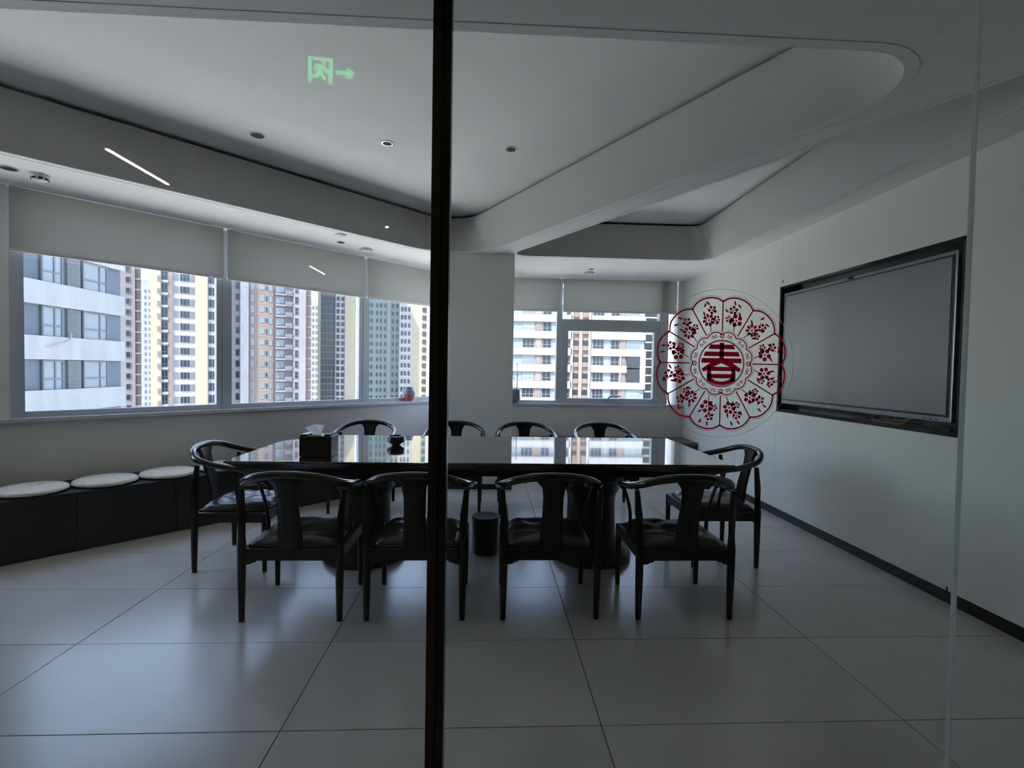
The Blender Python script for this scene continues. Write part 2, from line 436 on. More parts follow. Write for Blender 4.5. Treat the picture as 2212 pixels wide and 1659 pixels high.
def scallop(notch, peak, n=14, pw=2.4):
    o = []
    for k in range(12):
        for i in range(n):
            t = 2*i/n-1; o.append(pol(notch+(peak-notch)*(1-abs(t)**pw), k*30+15*(t+1)))
    return o
d = MB(); d.add([(x, 0, z) for x, z in circ(1.09, 96)], [tuple(range(96))]); d.build('film', G_film, ST)
MATS['film_edge'] = mat('film_edge', (.8, .82, .82), .3, transl=.4)
Flat().stroke(circ(1.09, 96), .0009, True).build('film_edge', MATS['film_edge'], ST, -.0003)
f = Flat(); f.stroke(scallop(.905, .985), .0042, True); f.stroke(scallop(.935, 1.015), .0010, True)
f.build('petal_outline', M_red, ST, -.0004)
for k in range(12):
    Flat().stroke([pol(.47, k*30), pol(.93, k*30)], .0034).build('petal_divider', M_red, ST, -.0004)
f = Flat(); f.stroke(scallop(.425, .470, pw=2), .0030, True); f.stroke(scallop(.452, .497, pw=2), .0010, True)
f.build('inner_scallop', M_red, ST, -.0004)
f = Flat(); f.stroke(circ(.335), .0032, True); f.stroke(circ(.352), .0009, True); f.build('inner_ring', M_red, ST, -.0004)
# the character, drawn stroke by stroke in units of the reference design
def cz(x, y): return ((x-797)/745*R0, (826-y)/745*R0)
f = Flat()
for P in ([(668, 618), (926, 618), (948, 668), (646, 668)], [(772, 598), (822, 598), (822, 780), (772, 780)], [(612, 696), (984, 696), (1003, 746), (592, 746)],
          [(578, 768), (1018, 768), (1026, 820), (570, 820)], [(676, 818), (800, 818), (690, 872), (600, 920), (574, 886)],
          [(790, 818), (920, 818), (1022, 886), (994, 920), (900, 868)], [(648, 862), (950, 862), (950, 908), (648, 908)],
          [(638, 880), (686, 880), (686, 1040), (638, 1010)], [(910, 880), (958, 880), (958, 1010), (910, 1040)], [(640, 940), (956, 940), (956, 988), (640, 988)],
          [(640, 988), (690, 988), (740, 1016), (797, 1024), (854, 1016), (906, 988), (956, 988), (940, 1018), (900, 1044), (850, 1060), (797, 1064), (744, 1060), (694, 1044), (654, 1018)]):
    f.poly([cz(*q) for q in P])
f.build('spring_character', M_red, ST, -.0004)
def flower2(f, cx, cy, r, n, rot, hole=.28):
    for k in range(n):
        a0 = rot+2*PI*k/n; P = []
        for i in range(13):
            t = i/12; ang = a0+(t-.5)*2*PI/n*.86; rr = r*(hole+(1-hole)*math.sin(PI*(.12+.76*t))**.55)
            P.append((cx+rr*math.cos(ang), cy+rr*math.sin(ang)))
        P += [(cx+r*hole*math.cos(a0+.3/n), cy+r*hole*math.sin(a0+.3/n)), (cx+r*hole*math.cos(a0-.3/n), cy+r*hole*math.sin(a0-.3/n))][::1]
        f.poly(P)
    f.poly([(cx+r*hole*.6*math.cos(2*PI*i/8), cy+r*hole*.6*math.sin(2*PI*i/8)) for i in range(8)])
def leaf2(f, x, y, L, ang, wd=.34):
    c, s = math.cos(ang), math.sin(ang); P = []
    for i in range(9): t = i/8; P.append((t*L, wd*L*math.sin(PI*t)**.8*.5))
    Q = [(a, -b) for a, b in P[1:-1][::-1]]
    f.poly([(x+a*c-b*s, y+a*s+b*c) for a, b in P]); f.poly([(x+a*c-b*s, y+a*s+b*c) for a, b in [P[0]]+Q[::-1]+[P[-1]]][::-1]) if False else f.poly([(x+a*c-b*s, y+a*s+b*c) for a, b in [P[0], P[-1]]+Q])
rng = random.Random(3)
for k in range(12):
    f = Flat(); mid = k*30+15; s = rng.choice((-1, 1)); n = rng.choice((5, 5, 6, 8))
    P0 = pol(.50, mid+5*s); P1 = pol(.60, mid+2*s); P2 = pol(.72, mid-2*s); P3 = pol(.84, mid+1.5*s)
    st = [(v.x, v.y) for v in spline([(*P0, 0), (*P1, 0), (*P2, 0), (*P3, 0)], 6)]
    f.stroke(st, .0022)
    br_ = pol(.66, mid-7*s); f.stroke([P1, br_], .0016)
    flower2(f, *pol(.665, mid+3*s), .088*R0*1.1, n, rng.random()*6)
    flower2(f, *pol(.80, mid-3.5*s), .060*R0*1.1, 5, rng.random()*6)
    flower2(f, *br_, .048*R0*1.1, 5, rng.random()*6)
    for (rr, da) in ((.58, -4), (.73, 6.5), (.86, 4), (.87, -2), (.75, -8)):
        q = pol(rr, mid+da*s); leaf2(f, *q, .085*R0, math.radians(mid)+rng.uniform(-1.3, 1.3))
    f.build('flower_spray', M_red, ST, -.0004)
f = Flat()
for k in range(4): flower2(f, *pol(.408, 90*k), .042*R0, 6, .3)
for k in range(12):
    for a, sg in ((k*30+9, 1), (k*30+21, -1)):
        if k % 3 == 0 and sg == 1: a += 3
        if k % 3 == 2 and sg == -1: a -= 3
        c = pol(.405, a); P = []
        for i in range(22):
            t = i/21; ang = math.radians(a)+sg*(t*7.0); rr = (.030-.024*t)*R0
            P.append((c[0]+rr*math.cos(ang), c[1]+rr*math.sin(ang)))
        f.stroke(P, .0013)
        f.stroke([P[0], pol(.385, a+sg*4), pol(.405, a+sg*6.5)], .0012)
f.build('scroll_ring', M_red, ST, -.0004)

# ------------------------------------------------------------------ wall screen
TV = empty('wall_screen', (XR, 3.677, 1.582)); tag(TV, 'large dark flat interactive screen set in a black niche', 'screen')
# local: x towards the wall, y along the wall, z up
MB().box(.10, .149, -.917, .917, -.588, .585).build('niche_back', M_niche, TV)
for nm, b in (('niche_side', (-.004, .10, -.919, -.897, -.588, .587)), ('niche_side', (-.004, .10, .897, .919, -.588, .587)), ('niche_top', (-.004, .10, -.919, .919, .565, .587)), ('niche_ledge', (-.006, .10, -.919, .919, -.588, -.560))):
    MB().box(*b).build(nm, M_niche, TV)
bd = MB().box(-.004, .09, -.868, .846, -.508, .516).build('case', M_silver, TV); bevel(bd, .006)
MB().box(-.007, 0, -.850, .826, -.476, .493).build('bezel_mask', M_postb, TV)
MB().box(-.009, 0, -.836, .812, -.462, .482).build('display', M_screen, TV)
MB().box(-.009, 0, -.03, .03, .500, .512).build('camera_bar', M_postb, TV)
MB().box(-.016, 0, -.008, .008, .498, .514).build('camera_lens', M_dark, TV)
for y in (-.70, -.74, -.78): MB().box(-.006, 0, y, y+.018, -.497, -.490).build('port', M_dark, TV)
MB().box(-.006, -.003, .18, .184, -.500, -.482).build('power_mark', M_white, TV)
MB().tube(spline([(.05, .02, -.52), (.03, -.02, -.552), (.02, -.12, -.550), (.03, -.22, -.54), (.06, -.26, -.51)], 6), .004, 6).build('cable', M_wire, TV)
MB().tube(spline([(.05, -.20, -.50), (.02, -.24, -.548), (.015, -.36, -.555), (.02, -.48, -.552), (.05, -.56, -.50)], 6), .0035, 6).build('cable', M_wirey, TV)
MB().tube(spline([(.05, -.28, -.51), (.03, -.33, -.535), (.03, -.47, -.53), (.05, -.55, -.51)], 6), .0035, 6).build('cable', M_wirey, TV)
MB().tube(spline([(.06, -.60, -.50), (.02, -.66, -.55), (.015, -.80, -.556), (.03, -.86, -.54)], 6), .004, 6).build('cable', M_wire, TV)
MB().box(.005, .05, -.85, -.74, -.559, -.545).build('adapter', M_wire, TV)

# ------------------------------------------------------------------ table
TB = empty('conference_table', (0, 3.71, 0)); tag(TB, 'long black table with mirror-gloss top and chamfered edges', 'table')
def ring(x0, x1, y0, y1, z): return [(x0, y0, z), (x1, y0, z), (x1, y1, z), (x0, y1, z)]
tx0, tx1, ty0, ty1 = -1.612, 1.592, -.617, .617
R_ = ring(tx0, tx1, ty0, ty1, .748)+ring(tx0, tx1, ty0, ty1, .760)
o = MB().add(R_, [(3, 2, 1, 0), (4, 5, 6, 7)]+[(i, (i+1) % 4, 4+(i+1) % 4, 4+i) for i in range(4)]).build('table_top', M_table, TB); bevel(o, .0025)
R_ = ring(tx0+.10, tx1-.10, ty0+.10, ty1-.10, .655)+ring(tx0+.075, tx1-.075, ty0+.075, ty1-.075, .70)+ring(tx0+.004, tx1-.004, ty0+.004, ty1-.004, .748)
MB().add(R_, [(3, 2, 1, 0), (8, 9, 10, 11)]+[(4*j+i, 4*j+(i+1) % 4, 4*j+4+(i+1) % 4, 4*j+4+i) for j in range(2) for i in range(4)]).build('apron', M_tside, TB)
for x in (-.865, .765):
    MB().lathe([(.285, 0), (.29, .012), (.285, .045), (.262, .055), (.258, .085), (.215, .10), (.185, .125), (.178, .17), (.172, .40), (.178, .46), (.20, .50), (.195, .53), (.23, .58), (.25, .60), (.25, .655)], 48, (x, -.13, 0)).build('pedestal', M_wood, TB)

# ------------------------------------------------------------------ chairs
def make_chair():
    r = empty('armchair')
    # legs: rear legs carry the curved rail, front ones stop under the seat
    for s in (-1, 1):
        MB().tube([(s*.254, -.222, 0), (s*.254, -.222, .20), (s*.254, -.221, .38), (s*.258, -.214, .56), (s*.268, -.196, .70)], [.0155, .0205, .023, .0205, .015], 8).build('leg', M_wood, r)
        MB().tube([(s*.252, .222, 0), (s*.252, .222, .20), (s*.250, .222, .385)], [.0140, .0180, .020], 8).build('leg', M_wood, r)
        MB().tube(spline([(s*.240, .060, .36), (s*.232, .045, .45), (s*.240, .035, .54), (s*.262, .035, .62), (s*.284, .03, .682)], 4), [.012]*5+[.0105]*5+[.0095]*7, 8).build('arm_post', M_wood, r)
    half = [(.266, .112, .664), (.283, .085, .676), (.289, .03, .686), (.288, -.05, .697), (.279, -.13, .713), (.250, -.215, .738), (.185, -.272, .770), (.10, -.297, .788), (0, -.305, .794)]
    full = [(-x, y, z) for x, y, z in half]+half[::-1][1:]
    P = spline(full, 4); N = len(P)
    rad = [.0165+.004*math.sin(PI*i/(N-1))+.003*max(0, 1-min(i, N-1-i)/4) for i in range(N)]
    rail = MB().tube(P, rad, 12, flat=(.95, 1.05)).build('back_rail', M_black, r)
    for s in (-1, 1): MB().lathe([(.004, -.021), (.016, -.017), (.0215, 0), (.016, .017), (.004, .021)], 14, (s*.263, .112, .655)).build('arm_scroll', M_black, rail)
    # splat: curved board
    prof = [(-.222, .36, .064), (-.226, .44, .062), (-.238, .52, .058), (-.258, .60, .054), (-.279, .68, .053), (-.292, .735, .060), (-.299, .765, .085), (-.302, .79, .10)]
    vs = []; fs = []
    for y, z, hw in prof:
        for x in (-hw, -hw*.5, 0, hw*.5, hw): vs.append((x, y-.006*(1-(x/hw)**2), z))
    n = 5
    for j in range(len(prof)-1):
        for i in range(4): fs.append((j*n+i, j*n+i+1, (j+1)*n+i+1, (j+1)*n+i))
    sp = MB().add(vs, fs, True).build('splat', M_wood, r); md = sp.modifiers.new('t', 'SOLIDIFY'); md.thickness = .014; md.offset = 0
    # seat frame with bracketed corners
    m = MB()
    for s in (-1, 1): m.box(-.245, .245, s*.222-.013, s*.222+.013, .325, .388).box(s*.250-.013, s*.250+.013, -.215, .215, .325, .388)
    m.box(-.24, .24, -.212, .212, .36, .378)
    fr = m.build('seat_frame', M_wood, r); bevel(fr, .004)
    for sx in (-1, 1):
        for sy in (-1, 1):
            prf = [(0, .327), (.062, .327), (.055, .316), (.035, .312), (.03, .306), (0, .302)]
            b = MB().add([(sx*(.236-a), sy*.222-.008, z) for a, z in prf]+[(sx*(.236-a), sy*.222+.008, z) for a, z in prf],
                     [(0, 1, 2, 3, 4, 5), (11, 10, 9, 8, 7, 6)]+[(i, 6+i, 6+(i+1) % 6, (i+1) % 6) for i in range(6)]).build('bracket', M_wood, fr)
    # leather cushion
    vs = []; fs = []; nx = ny = 15
    cr = random.Random(5)
    for top in (1, 0):
        for j in range(ny):
            for i in range(nx):
                u = 2*i/(nx-1)-1; v = 2*j/(ny-1)-1
                e = (1-u**6)*(1-v**6)
                ru = u*(.232-.014*v*v); rv = v*(.225-.012*u*u)
                z = .386+(.012+(.040*e**.5+.006*math.sin(9*u+3*v)*e+.006*math.sin(7*v-5*u*v)*e-.012*max(0, 1-(u*u+v*v)*2) if top else 0))
                if not top: z = .386-.001*e
                vs.append((ru, rv, z))
    K = nx*ny
    for j in range(ny-1):
        for i in range(nx-1):
            a = j*nx+i; fs.append((a, a+1, a+nx+1, a+nx)); fs.append((K+a+nx, K+a+nx+1, K+a+1, K+a))
    rim = [i for i in range(nx)]+[nx-1+nx*j for j in range(1, ny)]+[K-1-i for i in range(1, nx)]+[nx*(ny-1-j) for j in range(1, ny-1)]
    for a, b in zip(rim, rim[1:]+rim[:1]): fs.append((b, a, K+a, K+b))
    MB().add(vs, fs, True).build('cushion', M_leather, r)
    return r
ch0 = make_chair()
G = 'black round-back armchairs around the table'
spots = [(-1.026, 2.862, 0, 'black round-back armchair at the near left corner of the table, back to the viewer'),
         (-.376, 2.862, 0, 'black round-back armchair with its back to the viewer, partly behind the dark post'),
         (.352, 2.862, 0, 'black round-back armchair with its back to the viewer, just right of the black bin'),
         (1.090, 2.852, 0, 'black round-back armchair with its back to the viewer at the near right table corner'),
         (-1.196, 4.80, PI, 'black round-back armchair on the window side behind the tissue box'),
         (-.32, 4.80, PI, 'black round-back armchair on the window side directly in front of the column, behind the post'),
         (.378, 4.80, PI, 'black round-back armchair on the window side under the narrow back window'),
         (1.162, 4.80, PI, 'black round-back armchair on the window side below the sash window'),
         (-1.665, 3.530, -PI/2, 'black round-back armchair at the left head of the table, beside the cushioned bench'),
         (1.660, 3.585, PI/2, 'black round-back armchair at the right head of the table, beside the panelled wall')]
for i, (x, y, a, L) in enumerate(spots):
    o = ch0 if i == 0 else copy_tree(ch0)
    o.location = (x, y, 0); o.rotation_euler = (0, 0, a); tag(o, L, 'chair', G)

# ------------------------------------------------------------------ table things and the bin
t = empty('tissue_box', (-1.113, 3.325, .7602)); tag(t, 'black leather tissue box with a white tissue pulled up, on the table', 'tissue box')
o = MB().box(-.103, .103, -.075, .075, 0, .137).build('case', M_leather, t); bevel(o, .008, 3)
o = MB().box(-.106, .106, -.078, .078, .068, .071).build('lid_seam', M_black, t)
for s in (-1, 1): MB().box(s*.075-.022, s*.075+.022, -.06, .06, .134, .146).build('corner_flap', M_black, t)
vs = []; fs = []
for j in range(9):
    for i in range(13):
        u = i/12-.5; v = j/8
        x = -.012+u*(.05+.075*v)-.012*v; z = .132+v*(.072-.05*max(0, -u-.1)); y = .012*math.sin(9*u+2*v)*(.4+v)
        vs.append((x, y, z))
for j in range(8):
    for i in range(12): fs.append((j*13+i, j*13+i+1, j*13+14+i, j*13+13+i))
MB().add(vs, fs, True).build('tissue', M_tissue, t)
t = MB().lathe([(.028, 0), (.032, .003), (.040, .012), (.060, .020), (.066, .028), (.067, .060), (.064, .068), (.058, .070), (.056, .066), (.054, .030), (.03, .024)], 36).build('small_bowl', M_black, None, (-.695, 3.80, .7601))
tag(t, 'small round black bowl on the gloss table top', 'bowl')
t = empty('waste_bin', (-.004, 3.635, 0)); tag(t, 'black cylindrical waste bin standing under the table', 'bin')
MB().lathe([(.094, 0), (.098, .004), (.1, .25), (.1, .255)], 40).build('body', M_wood, t)
MB().lathe([(.1015, .255), (.1015, .266), (.098, .270), (.093, .268), (.02, .264)], 40).build('lid', M_bench, t)

# ------------------------------------------------------------------ benches and cushions
bn = empty('window_bench'); tag(bn, 'long low black bench along the slanted window wall', 'bench')
m = MB(); wall_box(m, -2.6, 3.25, .02, .555, .395, .425); m.build('bench_top', M_bench, bn)
edges = [-2.6, -1.5, -.9, -.3, .3, .9, 1.5, 2.1, 2.7, 3.25]
for a, b in zip(edges, edges[1:]):
    m = MB(); wall_box(m, a+.002, b-.002, .02, .545, 0, .394); m.build('front_box', M_bench, bn)
cm = MB().lathe([(.15, 0), (.195, .004), (.207, .016), (.205, .028), (.19, .036), (.12, .042), (.02, .044)], 48)
cme = cm.mesh('seat'); cme.materials.append(M_cush)
LB = ['round cream seat cushion on the bench, cut by the left edge of the picture', 'round cream seat cushion on the bench, the whole one in the middle', 'round cream seat cushion on the bench partly behind the left armchair', 'round cream seat cushion on the bench fully behind the left armchair']
for k, s in enumerate((.083, .494, .905, 1.316)):
    q = wp(s, .33); e = empty('seat_cushion', (q[0], q[1], .4255), math.atan2(WD.y, WD.x)); tag(e, LB[k], 'cushion', 'round cushions on the bench')
    o = link('seat', cme, None, e); o.scale = (.968, 1.06, 1)
    MB().lathe([(.2065, .013), (.210, .017), (.2065, .021)], 48).build('piping', M_cush, e).scale = (.968, 1.06, 1)
b2 = empty('back_bench', (0, 0, 0)); tag(b2, 'low black bench under the back window in the right corner', 'bench')
MB().box(.60, XR-.01, 6.32, 6.84, .40, .43).build('bench_top', mat('bench_top_brown', (.10, .075, .055), .35), b2)
for a in (.60, 1.14, 1.68, 2.22): MB().box(a+.002, a+.515, 6.33, 6.84, 0, .40).build('front_box', M_bench, b2)

# ------------------------------------------------------------------ pots on the sills
t = empty('plant_pot', (.365, 6.925, .8855)); tag(t, 'grey round plant pot on the sill just right of the column', 'plant pot')
MB().lathe([(.06, 0), (.075, .01), (.088, .06), (.09, .17), (.086, .185), (.078, .185), (.074, .15), (.02, .145)], 32).build('pot', M_pot, t)
m = MB()
rr = random.Random(2)
for k in range(7):
    a = rr.random()*6.28; x, y = .03*math.cos(a), .03*math.sin(a); L = .15+.25*rr.random()
    pts = [(x, y, .14), (x*1.6, y*1.6, .14+L*.6), (x*2.2-.03, y*2.2, .14+L)]
    m.tube(pts, [.003, .0025, .002], 5)
    for j in range(3):
        c = Vector(pts[1]).lerp(Vector(pts[2]), j/2); b = rr.random()*6.28
        d1 = Vector((math.cos(b), math.sin(b), .4))*.045; s1 = Vector((-math.sin(b), math.cos(b), 0))*.012
        m.add([c, c+d1*.5+s1, c+d1, c+d1*.5-s1], [(0, 1, 2, 3)])
m.build('foliage', M_leaf, t)
q = wp(3.60, -.035); t = empty('vase', (q[0], q[1], .9225)); tag(t, 'small round vase with a red base on the slanted sill beside the post', 'vase')
MB().lathe([(.04, 0), (.052, .01), (.072, .06), (.078, .085)], 28).build('vase_base', M_potred, t)
MB().lathe([(.0782, .085), (.076, .115), (.055, .150), (.045, .165), (.055, .178), (.048, .178), (.03, .15)], 28).build('vase_neck', M_pot, t)

# ------------------------------------------------------------------ ceiling fittings
def downlight(x, y, z, r, label, grp='recessed ceiling downlights'):
    t = empty('downlight', (x, y, z)); tag(t, label, 'downlight', grp)
    MB().lathe([(r, 0), (r*1.02, -.003), (r*.86, -.005), (r*.80, 0), (r*.80, .0)], 28).build('trim_ring', M_white, t)
    MB().lathe([(r*.82, -.0056), (r*.62, -.0050), (r*.6, -.0050)], 28).build('reflector', M_chrome, t)
    MB().lathe([(r*.70, -.0066), (r*.5, -.0062), (r*.05, -.0060)], 28, (r*.06, 0, 0)).build('bulb_recess', M_dark, t)
downlight(-1.735, 3.81, 3.05, .055, 'recessed downlight in the big ceiling tray, left of the other two')
downlight(-.796, 3.858, 3.05, .05, 'recessed downlight in the big ceiling tray, just left of the post')
downlight(.148, 3.88, 3.05, .05, 'recessed downlight in the big ceiling tray, right of the post')
downlight(-3.206, 3.491, ZC, .055, 'recessed downlight in the lowered ceiling beside the smoke detector')
downlight(-1.541, 5.231, ZC, .045, 'recessed downlight in the lowered ceiling above the middle slanted window')
downlight(1.272, 6.238, ZC, .04, 'small recessed downlight in the lowered ceiling near the sash window')
t = empty('smoke_detector', (-3.10, 3.60, ZC)); tag(t, 'white domed smoke detector on the lowered ceiling at the left', 'smoke detector')
MB().lathe([(.055, 0), (.055, -.012), (.05, -.018)], 28).build('base', M_white, t)
MB().lathe([(.046, -.016), (.044, -.034), (.034, -.042), (.005, -.045)], 28).build('dome', M_white, t)
for k in range(8):
    a = k*PI/4; c = Vector((.0455*math.cos(a), .0455*math.sin(a), -.030)); m = Matrix.Translation(c) @ Matrix.Rotation(a, 4, 'Z')
    MB().box(-.002, .002, -.010, .010, -.006, .006, m=m).build('vent_slot', M_dark, t)
def cdisc(x, y, r, label):
    t = empty('ceiling_speaker', (x, y, ZC)); tag(t, label, 'speaker', 'round ceiling fittings')
    MB().lathe([(r, 0), (r, -.006), (r*.9, -.010)], 32).build('rim', M_white, t)
    MB().lathe([(r*.80, -.0085), (r*.80, -.0105), (r*.66, -.0105)], 32).build('groove', M_dark, t)
    MB().lathe([(r*.66, -.0095), (r*.62, -.018), (r*.3, -.024), (.004, -.025)], 32).build('cone', M_white, t)
cdisc(-1.349, 5.506, .075, 'round white ceiling fitting beside the slanted window blinds')
cdisc(1.286, 6.446, .075, 'round white ceiling fitting above the sash window')
t = MB().lathe([(.055, 0), (.055, -.006), (.05, -.009), (.01, -.010)], 28).build('round_cover', M_wallg, None, (-1.456, 4.939, ZC)); tag(t, 'flat grey round cover on the ceiling edge above the middle window', 'cover')

# ------------------------------------------------------------------ corridor behind the viewer: exit sign and hanging lamps, seen reflected in the glass
t = empty('exit_sign', (-.905, 2*YG-2.9, 3.018)); tag(t, 'green lit running-man exit sign with an arrow, mirrored in the glass', 'exit sign')
MB().box(-.19, .19, -.03, 0, -.085, .085).build('box', M_dark, t)
for x in (-.13, .13): MB().tube([(x, -.015, .08), (x, -.015, .43)], .004, 6).build('hanger', M_dark, t)
def sg(name, pts):
    n = len(pts); MB().add([(x, .001, z) for x, z in pts]+[(x, .004, z) for x, z in pts], [tuple(reversed(range(n))), tuple(range(n, 2*n))]+[(i, n+i, n+(i+1) % n, (i+1) % n) for i in range(n)]).build(name, M_green, t)
def ex(px, py): return ((px-1090)*.000245, -(py-800)*.000245)
for nm, P in (('door_frame', [(540, 500), (620, 500), (610, 1080), (540, 1080)]), ('door_frame', [(1018, 520), (1098, 520), (1088, 1110), (1000, 1110)]), ('door_frame', [(636, 510), (1004, 520), (1004, 585), (636, 572)]),
              ('figure_body', [(740, 660), (880, 690), (860, 860), (790, 900), (720, 890), (760, 760)]), ('figure_arm', [(700, 660), (760, 680), (700, 815), (655, 800)]),
              ('figure_arm', [(850, 700), (905, 700), (945, 780), (1000, 770), (1000, 850), (920, 860)]), ('figure_leg', [(730, 860), (800, 870), (770, 960), (740, 975), (630, 975), (620, 905), (705, 905)]),
              ('figure_leg', [(790, 880), (860, 855), (945, 975), (930, 1008), (885, 1005)]), ('figure_head', [(895+45*math.cos(i*PI/5), 640+48*math.sin(i*PI/5)) for i in range(10)]),
              ('arrow', [(1150, 790), (1400, 800), (1440, 720), (1590, 830), (1510, 965), (1360, 955), (1440, 885), (1150, 865)])):
    sg(nm, [ex(*q) for q in P])
for k, (y0, y1) in enumerate(((-1.51, -2.254), (-5.98, -6.71))):
    t = empty('linear_lamp', (-3.03, (y0+y1)/2, 3.03)); tag(t, ['warm white linear lamp of the corridor, the long reflection in the glass', 'warm white linear lamp farther along the corridor, the short reflection in the glass'][k], 'lamp', 'linear corridor lamps')
    L = abs(y1-y0)/2
    MB().box(-.025, .025, -L, L, .004, .06).build('housing', M_dark, t)
    MB().box(-.011, .011, -L, L, -.006, .004).build('diffuser', M_strip, t)
    for y in (-L*.8, L*.8): MB().tube([(0, y, .055), (0, y, .42)], .003, 6).build('hanger', M_dark, t)
t = empty('spot_lamp', (-1.245, -3.48, 3.03)); tag(t, 'small bright corridor spot lamp, a star-like reflection in the glass', 'lamp')
MB().lathe([(.02, .005), (.04, .05), (.04, .42)], 18).build('housing', M_dark, t)
MB().lathe([(.018, -.004), (.019, .005), (.018, .006)], 14).build('bulb', M_strip, t)

# ------------------------------------------------------------------ the city outside
FA = .38      # overall paint reflectance of the facades
def fmat(name, col, *a, **k): return mat(name, tuple(c*FA for c in col), *a, **k)
C_white = fmat('facade_white', (.62, .61, .64), .8, noise=.12, nscale=.6, nstretch=(2.5, 2.5, .5))
C_blue = fmat('facade_blue_grey', (.17, .21, .29), .7, noise=.08, nscale=.4)
C_bluel = fmat('facade_light_blue', (.36, .43, .50), .7, noise=.05, nscale=.4)
C_mauve = fmat('facade_mauve', (.42, .38, .41), .8, noise=.08, nscale=.2)
C_brown = fmat('facade_brown', (.36, .27, .235), .8, noise=.1, nscale=.2)
C_pink = fmat('facade_pink', (.48, .36, .315), .8, noise=.08, nscale=.3)
C_cream = fmat('facade_cream', (.62, .54, .38), .8, noise=.05, nscale=.2)
C_grey = fmat('facade_grey', (.25, .25, .29), .8, noise=.08, nscale=.2)
C_teal = fmat('facade_pale_teal', (.42, .52, .50), .8, noise=.05, nscale=.1)
C_pale = fmat('facade_pale', (.55, .57, .58), .8)
C_glassd = fmat('facade_dark_glass', (.045, .058, .085), .12, spec=.2)
C_glassb = fmat('facade_blue_glass', (.20, .27, .36), .08)
C_glassl = fmat('facade_glass_painted_reflection', (.48, .55, .64), .06)  # pale light reflected by the panes, put into their base colour
C_frame = fmat('facade_window_frame', (.20, .22, .26), .5)
C_framew = fmat('facade_white_frame', (.42, .43, .46), .6)
C_louv = fmat('louver_metal', (.36, .38, .40), .5)
ZB = -46
_wc = {}
def wmesh(wd, h, nv, nh, fr, m, key):
    k = (round(wd, 2), round(h, 2), nv, nh, key)
    if k in _wc: return _wc[k]
    mb = MB(); t = fr
    mb.box(-wd/2, wd/2, -.12, 0, 0, t).box(-wd/2, wd/2, -.12, 0, h-t, h).box(-wd/2, -wd/2+t, -.12, 0, t, h-t).box(wd/2-t, wd/2, -.12, 0, t, h-t)
    for a in nv: mb.box(-wd/2+wd*a-t/2, -wd/2+wd*a+t/2, -.11, 0, t, h-t)
    for a in nh: mb.box(-wd/2+t, wd/2-t, -.10, 0, h*a-t/2, h*a+t/2)
    f = mb.mesh('window'); f.materials.append(m)
    p = MB().box(-wd/2+t, wd/2-t, -.05, -.01, t, h-t).mesh('pane')
    _wc[k] = (f, p); return _wc[k]
def win(par, x0, x1, z0, h, nv=(.5,), nh=(.4,), fr=.08, m=None, pm=None, y=0):
    m = m or C_frame; pm = pm or C_glassd
    x0, x1 = cx(par, x0), cx(par, x1)
    f, p = wmesh(x1-x0, h, nv, nh, fr, m, m.name)
    fo = link('window', f, None, par, ((x0+x1)/2, y, z0))
    k = p.name+pm.name
    if k not in _wc: q = p.copy(); q.materials.append(pm); _wc[k] = q
    return link('pane', _wc[k], None, fo)
FACE = {}
def bld(name, loc, label, rz=0, xc=None):
    """xc: the tower is turned so that its front, centred there, looks back at our building"""
    if xc is None: e = empty(name, loc, rz)
    else:
        ph = math.atan2(xc, loc[1]); D = math.hypot(xc, loc[1]); e = empty(name, (xc, loc[1], 0), -ph); FACE[e.name] = (loc[1], ph, D)
    tag(e, label, 'building'); return e
def cx(par, x):
    if par.name not in FACE: return x
    Y, ph, D = FACE[par.name]; return D*math.tan(math.atan2(x, Y)-ph)
def part(name, par, m, *boxes):
    mb = MB()
    for b in boxes: mb.box(cx(par, b[0]), cx(par, b[1]), *b[2:])
    return mb.build(name, m, par)
def grid(name, par, m, xs, z0, z1, dz, wd, h, y=-.15, th=.15):
    """rows of openings too small to pick apart, one part"""
    mb = MB(); z = z0
    while z < z1:
        for x in xs: mb.box(cx(par, x), cx(par, x+wd), y, y+th, z, z+h)
        z += dz
    o = mb.build(name, m, par); o['kind'] = 'stuff'; return o

# near banded office block at the left (faces +x)
b = bld('office_block', (-26, 0, 0), 'near white and blue-grey banded office block in the leftmost window', PI/2)
part('wall', b, C_blue, (14, 36.75, .25, 14, ZB, 16))
for k in range(-3, 4):
    z = 4.65+3.19*k
    part('band', b, C_white, (14, 36.78, -.02, .3, z, z+1.38))
    zr = z-1.86; h = 1.84
    if -6 < z < 14:
        for y0 in (33.3, 25.4, 17.5):
            win(b, y0, y0+2.05, zr, h, (.68,), (.38,), .09, C_frame, C_glassl, .2)
            win(b, y0-2.95, y0-1.5, zr, h, (.6,), (.38,), .09, C_frame, C_glassl, .2)
            mb = MB(); n = 22
            for i in range(n): mb.box(y0-1.15, y0-.15, .12, .22, zr+h*i/n, zr+h*(i+.55)/n)
            o = mb.build('louver', C_louv, b); o['kind'] = 'stuff'
            win(b, y0-5.2, y0-4.3, zr, h, (), (.38,), .09, C_frame, C_glassl, .2)
MB().tube(spline([(30.4, -.05, 2.2), (31.2, -.15, 2.4), (32.0, -.12, 2.7), (32.2, -.05, 3.1)], 6), .03, 6).build('pipe', C_white, b)
